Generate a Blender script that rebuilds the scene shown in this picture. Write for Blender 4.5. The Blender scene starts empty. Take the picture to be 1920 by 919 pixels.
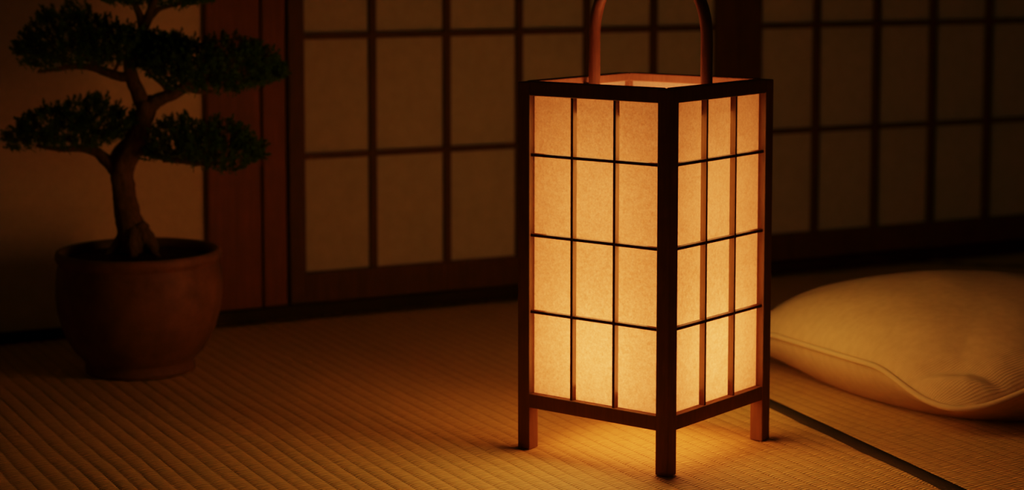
import bpy, bmesh, math, random
from mathutils import Vector, Matrix, noise

random.seed(11)
PI = math.pi
scn = bpy.context.scene
COL = scn.collection

# ------------------------------------------------------------------ camera
EYE, FPX, PITCH, SHIFT = 0.82, 3667.7, 0.0926, -217.3
cd = bpy.data.cameras.new('camera')
cam = bpy.data.objects.new('camera', cd)
COL.objects.link(cam)
cam.location = (0, 0, EYE)
cam.rotation_euler = (PI/2 - PITCH, 0, 0)
cd.sensor_width = 36
cd.lens = FPX*36/1920
cd.shift_y = SHIFT/1920
cd.clip_start = 0.05
cd.dof.use_dof = True
cd.dof.focus_distance = 3.03
cd.dof.aperture_fstop = 2.9
scn.camera = cam

def ray(px, py):
    x = (px-960)/FPX
    u = -(py-459.5-SHIFT)/FPX
    c, s = math.cos(PITCH), math.sin(PITCH)
    return Vector((x, c + u*s, -s + u*c))
def at_z(px, py, z=0.0):
    d = ray(px, py)
    t = (z-EYE)/d.z
    return Vector((d.x*t, d.y*t, z))
def at_y(px, py, Y):
    d = ray(px, py)
    t = Y/d.y
    return Vector((d.x*t, Y, EYE+d.z*t))

# ------------------------------------------------------------------ mesh helpers
def obj(name, bm, mat, parent=None, smooth=False, bevel=0.0):
    me = bpy.data.meshes.new(name)
    bmesh.ops.recalc_face_normals(bm, faces=bm.faces[:])
    bm.to_mesh(me); bm.free()
    if smooth:
        for p in me.polygons: p.use_smooth = True
    o = bpy.data.objects.new(name, me)
    COL.objects.link(o)
    if mat: me.materials.append(mat)
    if parent: o.parent = parent
    if bevel:
        m = o.modifiers.new('bevel', 'BEVEL')
        m.width = bevel; m.segments = 2; m.limit_method = 'ANGLE'
    return o
def box(bm, x0, x1, y0, y1, z0, z1):
    v = [bm.verts.new((x, y, z)) for z in (z0, z1) for y in (y0, y1) for x in (x0, x1)]
    for f in ((0,2,3,1),(4,5,7,6),(0,1,5,4),(2,6,7,3),(0,4,6,2),(1,3,7,5)):
        bm.faces.new([v[i] for i in f])
def boxbm(*a):
    bm = bmesh.new(); box(bm, *a); return bm
def lathe(bm, prof, n=72, lump=0.0, seed=0):
    rings = []
    for r, z in prof:
        if r < 1e-5:
            rings.append([bm.verts.new((0, 0, z))]); continue
        ring = []
        for k in range(n):
            a = 2*PI*k/n
            q = r*(1+lump*noise.noise(Vector((math.cos(a)*1.3+seed, math.sin(a)*1.3, z*9))))
            ring.append(bm.verts.new((q*math.cos(a), q*math.sin(a), z)))
        rings.append(ring)
    for A, B in zip(rings, rings[1:]):
        if len(A) == 1 and len(B) == 1: continue
        for k in range(n):
            k2 = (k+1) % n
            if len(A) == 1: bm.faces.new((A[0], B[k], B[k2]))
            elif len(B) == 1: bm.faces.new((A[k], A[k2], B[0]))
            else: bm.faces.new((A[k], A[k2], B[k2], B[k]))
def catmull(pts, m):
    out = []
    n = len(pts)
    for i in range(n-1):
        p0, p1, p2, p3 = pts[max(i-1, 0)], pts[i], pts[i+1], pts[min(i+2, n-1)]
        for k in range(m):
            t = k/m
            out.append([0.5*((2*b)+(c-a)*t+(2*a-5*b+4*c-d)*t*t+(-a+3*b-3*c+d)*t**3)
                        for a, b, c, d in zip(p0, p1, p2, p3)])
    out.append(list(pts[-1]))
    return out
def tube(bm, pts, m=6, n=14, rough=0.0, seed=0.0, cap=True, ref=(0, 1, 0.01)):
    """pts: (x,y,z,r) control points; swept, smoothed tube"""
    P = catmull(pts, m) if m > 1 else [list(p) for p in pts]
    ref = Vector(ref)
    rings = []
    for i, p in enumerate(P):
        a = Vector(P[max(i-1, 0)][:3]); b = Vector(P[min(i+1, len(P)-1)][:3])
        t = (b-a).normalized()
        sx = t.cross(ref).normalized(); sy = sx.cross(t).normalized()
        c = Vector(p[:3]); r = p[3]
        ring = []
        for k in range(n):
            an = 2*PI*k/n
            d = sx*math.cos(an)+sy*math.sin(an)
            q = r
            if rough:
                pt = c+d*r
                q = r*(1+rough*noise.noise(Vector((pt.x*60, pt.y*60, pt.z*26+seed)))
                       + 0.6*rough*noise.noise(Vector((pt.x*130, pt.y*130, pt.z*70+seed))))
            ring.append(bm.verts.new(c+d*q))
        rings.append(ring)
    for A, B in zip(rings, rings[1:]):
        for k in range(n):
            bm.faces.new((A[k], A[(k+1) % n], B[(k+1) % n], B[k]))
    if cap:
        bm.faces.new(rings[0][::-1]); bm.faces.new(rings[-1])

def tag(o, label=None, cat=None, group=None, kind=None):
    if label: o['label'] = label
    if cat: o['category'] = cat
    if group: o['group'] = group
    if kind: o['kind'] = kind
    return o
def empty(name, loc, rz=0.0):
    o = bpy.data.objects.new(name, None)
    COL.objects.link(o)
    o.location = loc; o.rotation_euler = (0, 0, rz); o.empty_display_size = 0.05
    return o
def struct(o, label=None, cat=None):
    o['kind'] = 'structure'
    if label: o['label'] = label
    if cat: o['category'] = cat
    return o

# ------------------------------------------------------------------ materials
class NT:
    def __init__(s, name):
        s.m = bpy.data.materials.new(name); s.m.use_nodes = True
        s.t = s.m.node_tree; s.b = s.t.nodes['Principled BSDF']; s.out = s.t.nodes['Material Output']
        s.co = s.t.nodes.new('ShaderNodeTexCoord')
    def n(s, typ, ins=None, **kw):
        d = s.t.nodes.new(typ)
        for k, v in kw.items(): setattr(d, k, v)
        for k, v in (ins or {}).items():
            if isinstance(v, bpy.types.NodeSocket): s.t.links.new(v, d.inputs[k])
            else: d.inputs[k].default_value = v
        return d
    def l(s, a, b): s.t.links.new(a, b)
    def coord(s, kind='Object', scale=(1,1,1), rot=(0,0,0)):
        return s.n('ShaderNodeMapping', {'Vector': s.co.outputs[kind], 'Scale': scale, 'Rotation': rot}).outputs[0]
    def noise(s, vec, scale=5, detail=4, rough=0.55):
        return s.n('ShaderNodeTexNoise', {'Vector': vec, 'Scale': scale, 'Detail': detail, 'Roughness': rough}).outputs['Fac']
    def ramp(s, fac, stops):
        r = s.n('ShaderNodeValToRGB', {'Fac': fac}).color_ramp if False else None
        d = s.n('ShaderNodeValToRGB', {'Fac': fac})
        e = d.color_ramp.elements
        e[0].position, e[0].color = stops[0][0], (*stops[0][1], 1)
        e[1].position, e[1].color = stops[-1][0], (*stops[-1][1], 1)
        for p, c in stops[1:-1]:
            q = e.new(p); q.color = (*c, 1)
        return d.outputs[0]
    def math(s, op, a, b=0.0):
        d = s.n('ShaderNodeMath', operation=op)
        for i, v in enumerate((a, b)):
            if isinstance(v, bpy.types.NodeSocket): s.l(v, d.inputs[i])
            else: d.inputs[i].default_value = v
        return d.outputs[0]
    def bump(s, h, strength=0.3, dist=0.002, normal=None):
        d = s.n('ShaderNodeBump', {'Height': h, 'Strength': strength, 'Distance': dist})
        if normal: s.l(normal, d.inputs['Normal'])
        return d.outputs[0]
    def fin(s, col=None, rough=0.6, spec=0.3, normal=None):
        if col is not None:
            if isinstance(col, bpy.types.NodeSocket): s.l(col, s.b.inputs['Base Color'])
            else: s.b.inputs['Base Color'].default_value = (*col, 1)
        if isinstance(rough, bpy.types.NodeSocket): s.l(rough, s.b.inputs['Roughness'])
        else: s.b.inputs['Roughness'].default_value = rough
        s.b.inputs['Specular IOR Level'].default_value = spec
        if normal: s.l(normal, s.b.inputs['Normal'])
        return s.m

def wood(name, dark, light, axis_scale=(40, 40, 3), rough=0.5, spec=0.3):
    t = NT(name)
    v = t.coord('Object', axis_scale)
    f = t.noise(v, 4, 6, 0.6)
    f2 = t.noise(t.coord('Object', (9, 9, 9)), 3, 3)
    c = t.ramp(f, [(0.3, dark), (0.7, light)])
    mx = t.n('ShaderNodeMixRGB', {'Fac': f2, 'Color1': c, 'Color2': (*dark, 1)}, blend_type='MIX')
    return t.fin(mx.outputs[0], rough, spec, t.bump(f, 0.25, 0.001))

M = {}
M['lantern_wood'] = wood('lantern_wood', (0.13, 0.056, 0.023), (0.22, 0.094, 0.036), (45, 45, 5), 0.75, 0.12)
M['lattice_wood'] = wood('lattice_wood', (0.075, 0.024, 0.006), (0.13, 0.045, 0.012), (45, 45, 5), 0.8, 0.08)
M['handle_wood'] = wood('handle_wood', (0.07, 0.026, 0.009), (0.16, 0.062, 0.019), (60, 60, 9), 0.38, 0.45)
M['post_wood'] = wood('post_wood', (0.15, 0.034, 0.008), (0.27, 0.065, 0.015), (30, 30, 2), 0.55, 0.3)
M['shoji_wood'] = wood('shoji_wood', (0.075, 0.022, 0.006), (0.15, 0.045, 0.011), (30, 30, 2), 0.6, 0.25)
M['sill_wood'] = wood('sill_wood', (0.020, 0.007, 0.003), (0.045, 0.014, 0.005), (3, 40, 40), 0.6, 0.2)

def lantern_paper(name='lantern_paper', k=1.0):
    t = NT(name)
    g = t.coord('Object')
    f = t.noise(g, 420, 5, 0.75)
    f2 = t.noise(t.coord('Object', (110, 110, 110)), 2, 4, 0.6)
    mixf = t.math('MULTIPLY_ADD', f, 0.6); mixf.node.inputs[2].default_value = 0.0
    s = t.math('ADD', mixf, t.math('MULTIPLY', f2, 0.4))
    col = t.ramp(s, [(0.34, (0.58*k, 0.43*k, 0.26*k)), (0.66, (0.96*k, 0.80*k, 0.58*k))])
    tr = t.n('ShaderNodeBsdfTranslucent', {'Color': col})
    df = t.n('ShaderNodeBsdfDiffuse', {'Color': (0.75, 0.6, 0.4, 1)})
    mx = t.n('ShaderNodeMixShader', {'Fac': 0.42, 1: tr.outputs[0], 2: df.outputs[0]})
    t.l(mx.outputs[0], t.out.inputs['Surface'])
    t.t.nodes.remove(t.b)
    return t.m
M['lantern_paper'] = lantern_paper()
M['baffle_paper'] = lantern_paper('baffle_paper', 0.30)  # weakly transmitting paper for the added lantern bottom

def shoji_paper():
    t = NT('shoji_paper')
    f = t.noise(t.coord('Object'), 35, 5, 0.7)
    c = t.ramp(f, [(0.25, (0.42, 0.35, 0.22)), (0.75, (0.50, 0.42, 0.28))])
    return t.fin(c, 0.9, 0.05, t.bump(f, 0.15, 0.001))
M['shoji_paper'] = shoji_paper()
def plaster():
    t = NT('plaster')
    f = t.noise(t.coord('Object'), 60, 6, 0.7)
    c = t.ramp(f, [(0.25, (0.62, 0.47, 0.27)), (0.75, (0.72, 0.56, 0.34))])
    return t.fin(c, 0.92, 0.05, t.bump(f, 0.3, 0.0015))
M['plaster'] = plaster()

def tatami(name):
    t = NT(name)
    # object space: x across the ribs, y along the ribs; rush strands run across the ribs
    rz = math.radians(-5)
    nz = t.noise(t.coord('Object', (9, 36, 6), (0, 0, rz)), 2, 5)
    g = t.coord('Object', (1, 1, 1), (0, 0, rz))
    wob = t.n('ShaderNodeVectorMath', {0: g, 1: t.n('ShaderNodeCombineXYZ', {'Y': t.math('MULTIPLY', nz, 0.011)}).outputs[0]}, operation='ADD').outputs[0]
    w = t.n('ShaderNodeTexWave', {'Vector': wob, 'Scale': 0.314/0.0074, 'Distortion': 0.0}, bands_direction='Y', wave_profile='SIN').outputs['Fac']
    w = t.math('POWER', w, 0.6)
    strand = t.noise(t.coord('Object', (9, 330, 60), (0, 0, rz)), 1.6, 5, 0.65)
    blot = t.noise(t.coord('Object', (3, 3, 3)), 2.2, 4)
    seg = t.noise(t.coord('Object', (22, 130, 6), (0, 0, rz)), 2.0, 4)
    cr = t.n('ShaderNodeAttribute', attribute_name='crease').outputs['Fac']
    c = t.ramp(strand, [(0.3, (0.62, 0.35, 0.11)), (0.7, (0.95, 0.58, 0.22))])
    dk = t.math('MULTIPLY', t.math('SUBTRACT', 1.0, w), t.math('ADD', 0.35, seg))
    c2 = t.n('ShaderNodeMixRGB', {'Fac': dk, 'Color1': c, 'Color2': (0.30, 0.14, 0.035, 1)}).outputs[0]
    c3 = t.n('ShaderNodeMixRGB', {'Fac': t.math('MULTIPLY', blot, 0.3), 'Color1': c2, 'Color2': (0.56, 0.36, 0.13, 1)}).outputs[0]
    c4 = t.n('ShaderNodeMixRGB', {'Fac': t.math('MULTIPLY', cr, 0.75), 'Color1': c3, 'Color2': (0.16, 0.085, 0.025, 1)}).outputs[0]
    h = t.math('ADD', t.math('MULTIPLY', w, 0.8), t.math('MULTIPLY', strand, 0.7))
    return t.fin(c4, 0.6, 0.2, t.bump(h, 0.95, 0.0030))
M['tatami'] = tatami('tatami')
def cloth_dark():
    t = NT('border_cloth')
    f = t.noise(t.coord('Object', (300, 300, 300)), 2, 3)
    c = t.ramp(f, [(0.3, (0.022, 0.015, 0.006)), (0.7, (0.048, 0.033, 0.014))])
    return t.fin(c, 0.85, 0.1, t.bump(f, 0.4, 0.001))
M['border_cloth'] = cloth_dark()
def terracotta():
    t = NT('pot_clay')
    f = t.noise(t.coord('Object'), 22, 6, 0.65)
    st = t.noise(t.coord('Object', (4, 4, 160)), 2, 3)
    c = t.ramp(f, [(0.3, (0.105, 0.040, 0.017)), (0.7, (0.20, 0.082, 0.034))])
    return t.fin(c, 0.62, 0.3, t.bump(t.math('ADD', f, t.math('MULTIPLY', st, 0.5)), 0.3, 0.0015))
M['clay'] = terracotta()
def soil():
    t = NT('soil')
    f = t.noise(t.coord('Object'), 120, 6, 0.7)
    c = t.ramp(f, [(0.3, (0.010, 0.007, 0.004)), (0.7, (0.05, 0.032, 0.014))])
    return t.fin(c, 0.95, 0.05, t.bump(f, 0.8, 0.004))
M['soil'] = soil()
def bark():
    t = NT('bark')
    f = t.noise(t.coord('Object', (90, 90, 22)), 2, 6, 0.7)
    c = t.ramp(f, [(0.3, (0.05, 0.022, 0.010)), (0.7, (0.17, 0.080, 0.034))])
    return t.fin(c, 0.85, 0.15, t.bump(f, 0.7, 0.004))
M['bark'] = bark()
def needles():
    t = NT('needles')
    oi = t.noise(t.coord('Object'), 40, 3)
    c = t.ramp(oi, [(0.3, (0.020, 0.052, 0.014)), (0.7, (0.050, 0.115, 0.028))])
    return t.fin(c, 0.65, 0.2)
M['needles'] = needles()
def linen(name, k=1.0):
    t = NT(name)
    uv = t.coord('UV', (1, 1, 1))
    nz = t.noise(t.coord('UV', (14, 14, 14)), 3, 3)
    w = t.n('ShaderNodeTexWave', {'Vector': uv, 'Scale': 62, 'Distortion': 0.8, 'Detail': 2, 'Detail Scale': 2}, bands_direction='Y').outputs['Fac']
    w2 = t.n('ShaderNodeTexWave', {'Vector': uv, 'Scale': 75, 'Distortion': 0.8, 'Detail': 1}, bands_direction='X').outputs['Fac']
    c = t.ramp(nz, [(0.3, (0.56*k, 0.37*k, 0.20*k)), (0.7, (0.66*k, 0.43*k, 0.24*k))])
    c2 = t.n('ShaderNodeMixRGB', {'Fac': t.math('MULTIPLY', t.math('SUBTRACT', 1.0, w), 0.25), 'Color1': c, 'Color2': (0.34*k, 0.25*k, 0.14*k, 1)}).outputs[0]
    h = t.math('ADD', w, t.math('MULTIPLY', w2, 0.35))
    wr = t.noise(t.coord('Object', (1, 1, 1)), 9, 4, 0.5)
    nb = t.bump(h, 0.35, 0.0012)
    return t.fin(c2, 0.85, 0.15, t.bump(wr, 0.25, 0.02, nb))
M['linen'] = linen('linen')
M['piping'] = linen('piping_cloth', 1.08)

# ------------------------------------------------------------------ the wall with its screens
WTH = 0.470
W0 = Vector((0, 4.5564, 0))
WD = Vector((math.cos(WTH), math.sin(WTH), 0))
WN = Vector((math.sin(WTH), -math.cos(WTH), 0))        # towards the room
def s_at(px, py=300):
    d = ray(px, py); o = Vector((0, 0, EYE))
    t = (W0-o).dot(WN)/d.dot(WN)
    return (o+d*t-W0).dot(WD)
def wall_root(name, s=0.0, out=0.0):
    return empty(name, W0+WD*s+WN*out, WTH)
Z1, Z0, DZ = 0.357, 0.0963, 0.2665                      # lattice heights
TOP = 1.78
s_cream, s_p0, s_p1, s_j0, s_j1, s_d0 = s_at(376), s_at(386), s_at(486), s_at(491), s_at(535), s_at(539)
s_meet = s_at(1380)

def wall_piece(name, x0, x1, y0, y1, z0, z1, mat, label, cat, bevel=0.0):
    o = obj(name, boxbm(x0, x1, y0, y1, z0, z1), mat, None, False, bevel)
    o.location = W0; o.rotation_euler = (0, 0, WTH)
    return struct(o, label, cat)
# local y: negative is towards the room
wall_piece('wall_left', -2.6, s_p0+0.01, 0.012, 0.10, -0.03, 2.4, M['plaster'], 'plain cream plaster wall behind the potted bonsai', 'wall')
wall_piece('wall_back', s_p0+0.012, 3.2, 0.03, 0.10, TOP+0.08, 2.4, M['plaster'], 'plain cream plaster wall above the sliding screens', 'wall')
wall_piece('baseboard_left', -2.6, s_p0-0.001, -0.004, 0.011, -0.02, 0.020, M['sill_wood'], 'low dark wooden skirting strip under the cream plaster wall', 'baseboard', 0.002)
wall_piece('trim_1', s_p0, s_p1, -0.013, 0.10, 0.028, 2.4, M['post_wood'], 'wide reddish-brown wooden wall post right of the cream plaster', 'post', 0.003)
wall_piece('trim_2', s_j0, s_j1, -0.008, 0.06, 0.028, TOP, M['post_wood'], 'narrow reddish-brown door jamb between wall post and left screen', 'jamb', 0.003)
wall_piece('trim_3', s_p0, 3.2, -0.017, 0.06, -0.02, 0.027, M['sill_wood'], 'dark wooden threshold track running under the sliding screens', 'threshold', 0.003)
wall_piece('trim_4', s_j0, 3.2, -0.028, 0.06, TOP+0.001, TOP+0.08, M['sill_wood'], 'dark wooden lintel above the sliding screens', 'lintel', 0.003)

def shoji(name, out, s0, s1, i0, i1, bars, label):
    r = wall_root(name, s0, out)
    struct(r, label, 'sliding screen')
    a = lambda s: s-s0
    D = 0.030
    zb, zt = 0.029, TOP-0.002
    obj('stile', boxbm(0.001, a(i0), 0, D, zb, zt), M['shoji_wood'], r, False, 0.002)
    obj('stile', boxbm(a(i1), a(s1)-0.001, 0, D, zb, zt), M['shoji_wood'], r, False, 0.002)
    obj('bottom_rail', boxbm(a(i0), a(i1), 0.001, D-0.001, zb, Z0), M['shoji_wood'], r, False, 0.002)
    obj('top_rail', boxbm(a(i0), a(i1), 0.001, D-0.001, TOP-0.06, zt), M['shoji_wood'], r, False, 0.002)
    bm = bmesh.new()
    for b in bars: box(bm, a(b)-0.0075, a(b)+0.0075, 0.006, 0.021, Z0-0.004, TOP-0.058)
    k = 0
    while Z1+k*DZ < TOP-0.1:
        z = Z1+k*DZ
        box(bm, a(i0)-0.003, a(i1)+0.003, 0.0075, 0.0205, z-0.0065, z+0.0065); k += 1
    obj('lattice', bm, M['shoji_wood'], r)
    obj('paper_screen', boxbm(a(i0)-0.004, a(i1)+0.004, 0.0215, 0.0235, Z0-0.005, TOP-0.055), M['shoji_paper'], r)
    return r
shoji('door_1', 0.010, s_d0, s_meet, s_at(570), s_at(1340), [s_at(x) for x in (700, 839, 974, 1101, 1225)],
      'paper sliding screen with dark lattice behind the lantern, left of the meeting stiles')
b2 = [s_at(x) for x in (1536, 1648, 1753, 1857)]
pitch = (b2[-1]-b2[0])/3
b2 += [b2[-1]+pitch, b2[-1]+2*pitch]
i1 = b2[-1]+pitch
shoji('door_2', -0.006, s_meet, i1+0.05, s_at(1429), i1, b2,
      'dim paper sliding screen with dark lattice behind the cushion')

# ------------------------------------------------------------------ floor and mats
def world_to_wall(p):
    q = p-W0
    return q.dot(WD), -q.dot(WN)          # (along wall, depth; negative = room side)
fl = obj('floor', boxbm(-3.2, 4.0, 0.2, 7.5, -0.08, -0.024), M['sill_wood'])
struct(fl, 'bare dark floor under the woven mats', 'floor')

bA = world_to_wall(at_z(1447, 758)); bB = world_to_wall(at_z(1791, 919))
bdir = Vector((bB[0]-bA[0], bB[1]-bA[1])).normalized()
RIB = 0.0272
def mat_bm(u0, u1, v0, v1, amp, clips, nv=70, seed=0.0):
    """ribbed mat; profile across u, extruded along v; clips = list of (point2d, normal2d): keeps the side the normal points away from"""
    bm = bmesh.new()
    per = 12
    nu = int((u1-u0)/RIB*per)
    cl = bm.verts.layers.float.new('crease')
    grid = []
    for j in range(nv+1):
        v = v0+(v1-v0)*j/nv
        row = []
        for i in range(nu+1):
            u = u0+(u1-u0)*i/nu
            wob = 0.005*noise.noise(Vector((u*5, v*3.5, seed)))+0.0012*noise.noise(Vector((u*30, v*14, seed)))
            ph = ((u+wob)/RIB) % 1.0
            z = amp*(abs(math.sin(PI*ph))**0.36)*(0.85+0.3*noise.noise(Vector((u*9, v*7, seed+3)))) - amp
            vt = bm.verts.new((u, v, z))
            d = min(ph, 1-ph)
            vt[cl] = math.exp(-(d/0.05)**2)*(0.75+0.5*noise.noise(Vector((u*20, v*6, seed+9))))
            row.append(vt)
        grid.append(row)
    for j in range(nv):
        for i in range(nu):
            bm.faces.new((grid[j][i], grid[j][i+1], grid[j+1][i+1], grid[j+1][i]))
    for p, n in clips:
        geom = bm.verts[:]+bm.edges[:]+bm.faces[:]
        bmesh.ops.bisect_plane(bm, geom=geom, plane_co=(p[0], p[1], 0), plane_no=(n[0], n[1], 0), clear_outer=True)
    # skirt down to the mat's underside
    edges = [e for e in bm.edges if e.is_boundary]
    r = bmesh.ops.extrude_edge_only(bm, edges=edges)
    for g in r['geom']:
        if isinstance(g, bmesh.types.BMVert): g.co.z = -0.022
    return bm
def strip_bm(p, q, w, z0=-0.010, z1=0.0012):
    p = Vector(p); q = Vector(q); d = (q-p).normalized(); n = Vector((-d.y, d.x))*w/2
    bm = bmesh.new()
    N = 60
    prev = None
    for k in range(N+1):
        c = p+(q-p)*k/N
        jig = 0.0007*noise.noise(Vector((k*1.7, 0, 5)))
        a, b = c+n*(1+jig*40), c-n*(1-jig*40)
        vs = [bm.verts.new((a.x, a.y, z0)), bm.verts.new((a.x, a.y, z1-0.0006)), bm.verts.new((c.x, c.y, z1)), bm.verts.new((b.x, b.y, z1-0.0006)), bm.verts.new((b.x, b.y, z0))]
        if prev:
            for i in range(4): bm.faces.new((prev[i], prev[i+1], vs[i+1], vs[i]))
            bm.faces.new((prev[4], prev[0], vs[0], vs[4]))
        else: bm.faces.new(vs)
        prev = vs
    bm.faces.new(prev[::-1])
    return bm
def place_wall(o):
    o.location = W0; o.rotation_euler = (0, 0, WTH); return o
bn = Vector((-bdir.y, bdir.x))
if bn.x < 0: bn = -bn                                     # points to the right of the strip
BW = 0.034
V_END, V_NEAR = -0.019, -3.1
c0 = Vector(bA)
# narrow dark strip behind the cushion, drawn like the mat edging
f0 = Vector(world_to_wall(at_z(1668, 489))); f1 = Vector(world_to_wall(at_z(1930, 499)))
fd = (f1-f0).normalized(); fn = Vector((-fd.y, fd.x))
if fn.y < 0: fn = -fn                                     # towards the wall
k0 = c0+bdir*((V_END-c0.y)/bdir.y); k1 = c0+bdir*((V_NEAR-c0.y)/bdir.y)
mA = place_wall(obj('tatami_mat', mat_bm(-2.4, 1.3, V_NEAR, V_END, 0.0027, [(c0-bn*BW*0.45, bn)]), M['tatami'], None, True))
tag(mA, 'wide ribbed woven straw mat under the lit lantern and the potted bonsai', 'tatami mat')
o = obj('edge_strip', strip_bm(k0, k1, BW), M['border_cloth'], mA, True)
tag(o, 'narrow dark strip behind the cushion')
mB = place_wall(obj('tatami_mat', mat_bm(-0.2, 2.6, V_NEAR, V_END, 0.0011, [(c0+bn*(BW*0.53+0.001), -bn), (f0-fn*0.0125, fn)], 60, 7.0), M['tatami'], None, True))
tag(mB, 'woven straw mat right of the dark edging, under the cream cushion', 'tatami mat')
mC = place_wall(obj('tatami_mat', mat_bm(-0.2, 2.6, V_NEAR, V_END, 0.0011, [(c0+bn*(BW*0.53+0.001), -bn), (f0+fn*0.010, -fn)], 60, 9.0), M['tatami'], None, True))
tag(mC, 'dim woven straw mat between the cushion and the right sliding screen', 'tatami mat')
o = obj('edge_strip', strip_bm(f0, f0+fd*0.9, 0.022), M['border_cloth'], mC, True)
tag(o, 'narrow dark strip behind the cushion')

# ------------------------------------------------------------------ paper lantern
LTH = 0.9045
HX, HY, H, PW = 0.1533, 0.1480, 0.605, 0.024
Nn = Vector((0.242, 2.9754, 0))
dr = Vector((math.cos(LTH), math.sin(LTH), 0)); dl = Vector((-math.sin(LTH), math.cos(LTH), 0))
LC = Nn+dr*HX+dl*HY
lan = empty('paper_lantern', LC, LTH)
tag(lan, 'tall glowing square paper lantern with dark wooden lattice frame and arched handle', 'lantern')
for sx in (-1, 1):
    for sy in (-1, 1):
        x0, x1 = sorted((sx*HX, sx*(HX-PW))); y0, y1 = sorted((sy*HY, sy*(HY-PW)))
        obj('post', boxbm(x0, x1, y0, y1, 0, H-0.001), M['lantern_wood'], lan, False, 0.0015)
zb0, zb1, zt0 = 0.070, 0.0935, 0.582
bars_z = (0.229, 0.355, 0.486)
for side in range(4):
    HS, inner = ((HY, HX-PW), (HX, HY-PW))[side % 2]
    R = Matrix.Rotation(side*PI/2, 4, 'Z')
    def part(name, bm, mat, bevel=0.0):
        bmesh.ops.transform(bm, matrix=R, verts=bm.verts[:])
        return obj(name, bm, mat, lan, False, bevel)
    e = 0.0006
    part('top_rail', boxbm(-inner-e, inner+e, -HS+e, -HS+PW-e*2, zt0 if side in (0, 3) else zt0+0.009, H), M['lantern_wood'], 0.0015)
    part('bottom_rail', boxbm(-inner-e, inner+e, -HS+e, -HS+PW-e*2, zb0, zb1), M['lantern_wood'], 0.0015)
    yb = -HS+0.003
    for k in (-1, 1):
        c = k*inner/3
        part('upright_bar', boxbm(c-0.0025, c+0.0025, yb, yb+0.0105, zb1-0.002, zt0+0.002), M['lattice_wood'], 0.0005)
    for z in bars_z:
        part('cross_bar', boxbm(-inner-0.001, inner+0.001, yb+0.0006, yb+0.0104, z-0.0025, z+0.0025), M['lattice_wood'], 0.0005)
    part('paper_panel', boxbm(-inner-0.002, inner+0.002, yb+0.0106, yb+0.0112, zb1-0.004, zt0+0.012), M['lantern_paper'])
obj('base_baffle', boxbm(-HX+PW-0.004, HX-PW+0.004, -HY+PW-0.004, HY-PW+0.004, zb0+0.006, zb0+0.0068), M['baffle_paper'], lan)  # unseen bottom added to hold back bulb light on the floor below
# handle: bent cane arch
bm = bmesh.new()
R0 = 0.0098
ya, yb = -(HY-PW-R0+0.0004), HY-PW-R0-0.0085
rx, rz, zs, ym = (yb-ya)/2, 0.125, H+0.072, (ya+yb)/2
pts = [(0, ya, H-0.024, R0), (0, ya, H+0.03, R0)]
for k in range(0, 17):
    a = PI-PI*k/16
    pts.append((0, ym+rx*math.cos(a), zs+rz*math.sin(a), R0))
pts += [(0, yb, H+0.03, R0), (0, yb, H-0.024, R0)]
tube(bm, pts, 4, 18, ref=(1, 0, 0.001))
obj('handle', bm, M['handle_wood'], lan, True)
bm = bmesh.new()
tube(bm, [(0, yb+0.006, H-0.014, 0.005), (0, HY-PW+0.002, H-0.014, 0.005)], 1, 14, ref=(1, 0, 0.001))
obj('handle_peg', bm, M['handle_wood'], lan, True)

for z, en in ((0.175, 8.8), (0.43, 3.5)):
    ld = bpy.data.lights.new('lantern_bulb', 'POINT')
    ld.energy = en
    ld.color = (1.0, 0.345, 0.145)
    ld.shadow_soft_size = 0.035
    lo = bpy.data.objects.new('lantern_bulb', ld)
    COL.objects.link(lo)
    lo.location = LC+Vector((0, 0, z))
# added area lights at paper faces and under the base, filling the room
LQ = Matrix.Translation(LC) @ Matrix.Rotation(LTH, 4, 'Z')
for side, en in ((0, 1.45), (1, 1.22), (2, 0.56), (3, 2.6)):
    HS, inner = ((HY, HX-PW), (HX, HY-PW))[side % 2]
    ld = bpy.data.lights.new('panel_fill', 'AREA')
    ld.shape = 'RECTANGLE'; ld.size = 2*inner-0.05; ld.size_y = zt0-zb1-0.05
    ld.energy = en; ld.color = (1.0, 0.61 if side in (1, 2) else 0.52, 0.145)
    lo = bpy.data.objects.new('panel_fill', ld)
    COL.objects.link(lo)
    lo.matrix_world = LQ @ Matrix.Rotation(side*PI/2, 4, 'Z') @ Matrix.Translation((0, -HS+0.0130, (zt0+zb1)/2)) @ Matrix.Rotation(-PI/2, 4, 'X')
ld = bpy.data.lights.new('base_fill', 'AREA')  # added fill light for the floor beneath the lantern
ld.shape = 'RECTANGLE'; ld.size = ld.size_y = 2*inner
ld.energy = 0.85; ld.color = (1.0, 0.30, 0.065)
lo = bpy.data.objects.new('base_fill', ld)
COL.objects.link(lo)
lo.location = LC+Vector((0, 0, zb0+0.004)); lo.rotation_euler = (0, 0, LTH)

# ------------------------------------------------------------------ potted bonsai
PY = at_z(266, 715).y+0.102
pc = at_y(264, 694, PY)
PX = pc.x
bon = empty('potted_bonsai', (PX, PY, 0.0))
tag(bon, 'small bonsai tree with layered dark green pads in a round brown clay pot', 'bonsai')
RZ = 0.238
bm = bmesh.new()
prof = [(0, 0.004), (0.094, 0.004), (0.099, 0.0), (0.105, 0.002), (0.106, 0.010), (0.104, 0.020), (0.108, 0.026), (0.124, 0.042), (0.137, 0.064), (0.148, 0.090),
        (0.1565, 0.122), (0.1595, 0.150), (0.159, 0.178), (0.1565, 0.200), (0.1535, 0.210), (0.1530, 0.214), (0.1565, 0.217), (0.1590, 0.222), (0.1595, 0.230), (0.1575, 0.236), (0.1535, RZ),
        (0.1485, 0.237), (0.1450, 0.233), (0.1445, 0.222), (0.1450, 0.205), (0.10, 0.20), (0, 0.20)]
lathe(bm, prof, 96, 0.008)
obj('pot', bm, M['clay'], bon, True)
bm = bmesh.new()
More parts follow.
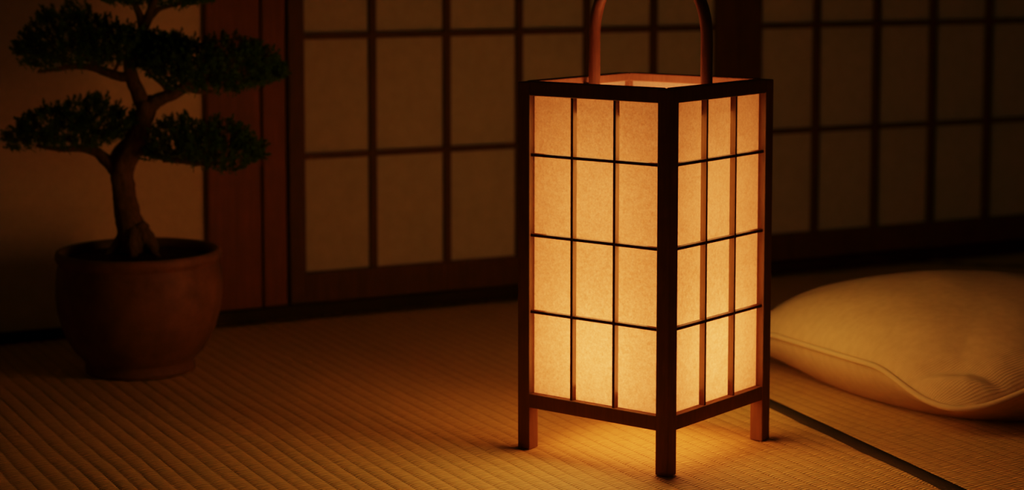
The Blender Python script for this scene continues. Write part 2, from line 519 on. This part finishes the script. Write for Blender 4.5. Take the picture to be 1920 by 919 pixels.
lathe(bm, [(0.1435, 0.205), (0.1435, 0.220), (0.12, 0.225), (0.08, 0.230), (0.04, 0.236), (0, 0.238)], 64, 0.02, 4)
for v in bm.verts:
    v.co.z += 0.004*noise.noise(Vector((v.co.x*40, v.co.y*40, 1)))
obj('soil', bm, M['soil'], bon, True)

def P(px, py, rpx, dy=0.0):
    """picture-scaled sketch point of the tree, in the tree's own frame"""
    w = at_y(px, py, PY)
    return (w.x-PX, dy, w.z, rpx/955)
def tree_part(name, curves, rough, n=16, m=7):
    bm = bmesh.new()
    for i, c in enumerate(curves): tube(bm, c, m, n, rough, i*3.1)
    return obj(name, bm, M['bark'], bon, True)
trunk = [P(256, 476, 40), P(255, 452, 36), P(249, 430, 28), P(238, 395, 23), P(231, 355, 20), P(229, 322, 19), P(240, 290, 21), P(258, 258, 20), P(268, 230, 18.5), P(273, 205, 18), P(272, 190, 16)]
roots = [[P(240, 430, 14, -0.005), P(228, 452, 11, -0.015), P(212, 468, 6, -0.03), P(205, 476, 3, -0.035)],
         [P(262, 425, 15, -0.008), P(278, 447, 12, -0.02), P(296, 466, 7, -0.04), P(308, 474, 3, -0.05)],
         [P(250, 430, 16, -0.012), P(256, 455, 12, -0.035), P(262, 474, 7, -0.06), P(266, 486, 3, -0.07)]]
tree_part('trunk', [trunk]+roots, 0.22, 20, 8)
tree_part('branch', [[P(272, 205, 15), P(262, 180, 14), P(250, 150, 12.5), P(243, 120, 11), P(250, 95, 10), P(265, 62, 9.5), P(276, 38, 9), P(284, 18, 8), P(292, -8, 7), P(300, -50, 5), P(300, -90, 3)],
                     [P(268, 60, 8), P(262, 30, 7), P(252, 8, 6), P(238, -5, 4)], [P(279, 36, 7), P(296, 18, 5), P(316, 12, 4), P(345, 6, 2.5)]], 0.18)
tree_part('branch', [[P(271, 212, 15), P(286, 194, 13.5), P(306, 183, 12), P(330, 174, 11), P(348, 163, 9), P(378, 155, 6, .01), P(420, 150, 4, .01), P(460, 150, 2, 0)],
                     [P(300, 186, 6), P(285, 183, 5), P(278, 180, 3)], [P(318, 176, 5), P(306, 160, 4), P(285, 142, 3), P(272, 128, 2)], [P(345, 166, 6), P(372, 172, 4), P(400, 172, 2.5)]], 0.18)
tree_part('branch', [[P(246, 142, 10), P(226, 143, 9), P(200, 136, 8), P(175, 127, 7), P(140, 124, 6), P(105, 130, 4, -.01), P(75, 134, 2.5, -.02)],
                     [P(190, 132, 5), P(170, 112, 4), P(150, 95, 3)], [P(212, 138, 4), P(220, 122, 3), P(222, 105, 2)]], 0.18)
tree_part('branch', [[P(228, 326, 17), P(212, 312, 13), P(196, 298, 11), P(180, 285, 9), P(150, 278, 7), P(115, 279, 5, -.01), P(70, 272, 3, -.01)],
                     [P(208, 306, 6), P(213, 288, 5), P(224, 272, 4), P(238, 258, 2)], [P(186, 290, 6), P(168, 262, 4), P(150, 242, 3)], [P(150, 278, 4), P(128, 262, 3), P(100, 250, 2)]], 0.18)
tree_part('branch', [[P(252, 285, 14), P(268, 284, 9), P(290, 289, 6), P(315, 297, 5, -.01), P(345, 300, 5, -.02), P(375, 305, 4, -.02), P(410, 305, 2.5, -.02)],
                     [P(300, 290, 4), P(318, 300, 3, -.01), P(306, 303, 2)], [P(345, 300, 4), P(352, 275, 3), P(370, 255, 2)]], 0.18)

def pad(outline, nshoot, depth, seed, blade=0.0085):
    """outline: (px, top py, bottom py) columns; a lumpy cushion of short needle-covered shoots"""
    rnd = random.Random(seed)
    bm = bmesh.new()
    xs = [o[0] for o in outline]
    cx = (xs[0]+xs[-1])/2; hw = (xs[-1]-xs[0])/2
    made = 0
    while made < nshoot:
        px = rnd.uniform(xs[0], xs[-1])
        for (a, at, ab), (b, bt, bb) in zip(outline, outline[1:]):
            if a <= px <= b:
                q = (px-a)/(b-a); top = at+(bt-at)*q; bot = ab+(bb-ab)*q; break
        if bot-top < 2 or rnd.random() > (bot-top)/110+0.2: continue
        w = rnd.random()**0.8
        py = top+11+(bot-top-12)*w
        e = math.sqrt(max(0.0, 1-((px-cx)/hw)**2))
        yd = depth*e*(0.45+0.55*math.sqrt(w))*rnd.uniform(-1, 1)
        wp = at_y(px, py, PY)
        c = Vector((wp.x-PX, yd, wp.z))
        if noise.noise(Vector((c.x*34+seed, c.y*34, c.z*34))) < -0.12-0.35*(1-w): continue
        made += 1
        side = (px-cx)/hw
        up = Vector((side*0.8+rnd.gauss(0, .35), yd/depth*0.7+rnd.gauss(0, .3), 0.95-0.75*w*abs(side)**0.7+rnd.gauss(0, .2))).normalized()
        L = rnd.uniform(0.012, 0.023)
        nb = int(14+L*700)
        sw = up.cross(Vector((0, 1, 0.2))).normalized()*0.0008
        a0 = c-up*0.014
        bm.faces.new([bm.verts.new(a0-sw), bm.verts.new(c+up*L*0.8-sw*0.5), bm.verts.new(c+up*L*0.8+sw*0.5), bm.verts.new(a0+sw)])
        for k in range(nb):
            t = rnd.random()
            o = c+up*(L*t-0.004)
            r = Vector((rnd.gauss(0, 1), rnd.gauss(0, 1), rnd.gauss(0, 1)))
            r = (r-up*r.dot(up)).normalized()
            d = (up*(0.35+0.7*t)+r*(1.0-0.45*t)).normalized()
            s = d.cross(Vector((rnd.gauss(0, 1), rnd.gauss(0, 1), rnd.gauss(0, 1)))).normalized()*0.0011
            l = blade*rnd.uniform(0.65, 1.15)*(1.05-0.35*t)
            bm.faces.new([bm.verts.new(o-s*0.6), bm.verts.new(o+d*l*0.6-s), bm.verts.new(o+d*l), bm.verts.new(o+d*l*0.6+s), bm.verts.new(o+s*0.6)])
    return obj('foliage_pad', bm, M['needles'], bon)
pad([(32, 84, 96), (45, 62, 104), (55, 42, 120), (75, 20, 130), (95, 4, 134), (115, -2, 130), (140, 0, 124), (165, 6, 122), (180, 30, 122), (200, 22, 122), (225, 34, 126), (250, 44, 130), (272, 44, 125), (300, 58, 118), (330, 56, 110), (345, 64, 96)], 900, 0.105, 3)
pad([(268, 92, 125), (282, 64, 140), (300, 54, 152), (330, 52, 165), (345, 66, 158), (372, 66, 172), (400, 62, 170), (430, 54, 175), (455, 62, 170), (480, 72, 160), (505, 86, 158), (520, 105, 152), (531, 122, 140)], 850, 0.10, 5)
pad([(15, 250, 262), (28, 235, 278), (45, 214, 278), (65, 200, 272), (90, 188, 274), (118, 188, 274), (140, 176, 276), (165, 168, 276), (190, 174, 272), (210, 188, 265), (232, 200, 262), (248, 200, 235), (256, 212, 230)], 560, 0.09, 8)
pad([(272, 262, 282), (285, 240, 300), (300, 224, 302), (320, 220, 300), (338, 206, 298), (360, 214, 302), (385, 222, 308), (410, 212, 312), (435, 220, 316), (460, 236, 312), (480, 250, 300), (493, 262, 290)], 560, 0.09, 13)
pad([(182, -20, -6), (205, -45, 2), (230, -80, 8), (260, -110, 10), (295, -125, 4), (330, -110, 16), (355, -70, 10), (380, -35, 4), (405, -15, 0)], 500, 0.085, 21)

# ------------------------------------------------------------------ floor cushion
def cushion():
    cN = at_z(1787, 768, 0.050); cL = at_z(1362, 630, 0.055)
    cN.z = cL.z = 0
    cR = cN+Vector((0.62, 0.17, 0)); cB = cL+(cR-cN)*0.96+Vector((0.02, 0.03, 0))
    ctr = (cN+cL+cR+cB)/4
    root = empty('floor_cushion', (ctr.x, ctr.y, 0))
    tag(root, 'plump cream linen cushion with piped seam on the mat beside the lantern', 'cushion')
    # u: 0 at the N-L edge ... 1 at the R-B edge ; v: 0 at the N-R edge ... 1 at the L-B edge
    def base(u, v):
        U, V = 2*u-1, 2*v-1
        k = 0.085                                       # softly rounded corners
        u2 = 0.5+0.5*U*(1-k*V**8)/0.955; v2 = 0.5+0.5*V*(1-k*U**8)/0.955
        return (cN*(1-u2)+cR*u2)*(1-v2)+(cL*(1-u2)+cB*u2)*v2
    def seam(u, v):
        U, V = abs(2*u-1), abs(2*v-1)
        e = max(0.0, (min(U, V)-0.44)/0.56)              # along-edge position, 1 at the corner
        return 0.090-0.042*e*e*(3-2*e)
    NG = 90
    def warp(t): return 0.5-0.5*math.cos(PI*t)
    bm = bmesh.new()
    uvl = bm.loops.layers.uv.new('UVMap')
    tops, bots = [], []
    for j in range(NG+1):
        rt, rb = [], []
        for i in range(NG+1):
            u, v = warp(i/NG), warp(j/NG)
            U, V = 2*u-1, 2*v-1
            q = max(0.0, (1-U*U)*(1-V*V))
            p = base(u, v)-Vector((ctr.x, ctr.y, 0))
            zs = seam(u, v)
            h = q**0.52
            z = zs+(0.208-zs)*h
            # pinched ear and crease at each corner, soft gathers along the seam
            for (a, b) in ((0, 0), (0, 1), (1, 0), (1, 1)):
                r = math.hypot(u-a, v-b)
                z += (-0.0065*math.exp(-((r-0.125)/0.020)**2)+0.011*math.exp(-((r-0.07)/0.035)**2))*min(1, q*30)
            edge = math.exp(-q*6)
            z += 0.0045*edge*min(1, q*20)*noise.noise(Vector((p.x*24, p.y*24, 2)))
            z += 0.004*noise.noise(Vector((p.x*9, p.y*9, 5)))*min(1, q*4)
            zb = zs*(1-min(1.0, q*2.6)**0.50)
            on = i in (0, NG) or j in (0, NG)
            t = bm.verts.new((p.x, p.y, zs if on else z))
            rt.append((t, u, v))
            rb.append((t, u, v) if on else (bm.verts.new((p.x, p.y, max(0.0005, zb))), u, v))
        tops.append(rt); bots.append(rb)
    for g, flip in ((tops, False), (bots, True)):
        for j in range(NG):
            for i in range(NG):
                c = [g[j][i], g[j][i+1], g[j+1][i+1], g[j+1][i]]
                if flip: c = c[::-1]
                try: f = bm.faces.new([x[0] for x in c])
                except ValueError: continue
                for lp, x in zip(f.loops, c): lp[uvl].uv = (x[1], x[2])
    cv = obj('cover', bm, M['linen'], root, True)
    # piping along the seam
    per = []
    K = 60
    for k in range(K): per.append((1-k/K, 1))
    for k in range(K): per.append((0, 1-k/K))
    for k in range(K): per.append((k/K, 0))
    for k in range(K): per.append((1, k/K))
    bm = bmesh.new()
    pts = []
    mid = Vector((0.5, 0.5))
    for u, v in per+[per[0]]:
        p = base(u, v)-Vector((ctr.x, ctr.y, 0))
        d = p.normalized()*0.0030
        pts.append((p.x+d.x, p.y+d.y, seam(u, v), 0.0056))
    tube(bm, pts, 1, 10, 0, 0, False, (0, 0, 1))
    obj('piping', bm, M['piping'], root, True)
    return root
cushion()

# ------------------------------------------------------------------ dim room
w = bpy.data.worlds.new('night'); scn.world = w
w.use_nodes = True
bg = w.node_tree.nodes['Background']
bg.inputs[0].default_value = (1.0, 0.62, 0.28, 1); bg.inputs[1].default_value = 0.008

scn.view_settings.view_transform = 'Filmic'
scn.view_settings.look = 'None'
scn.view_settings.exposure = 0.0
scn.cycles.max_bounces = 10
scn.cycles.diffuse_bounces = 5
scn.cycles.use_denoising = True
scn.cycles.caustics_reflective = False
scn.cycles.caustics_refractive = False
scn.cycles.sample_clamp_indirect = 4.0
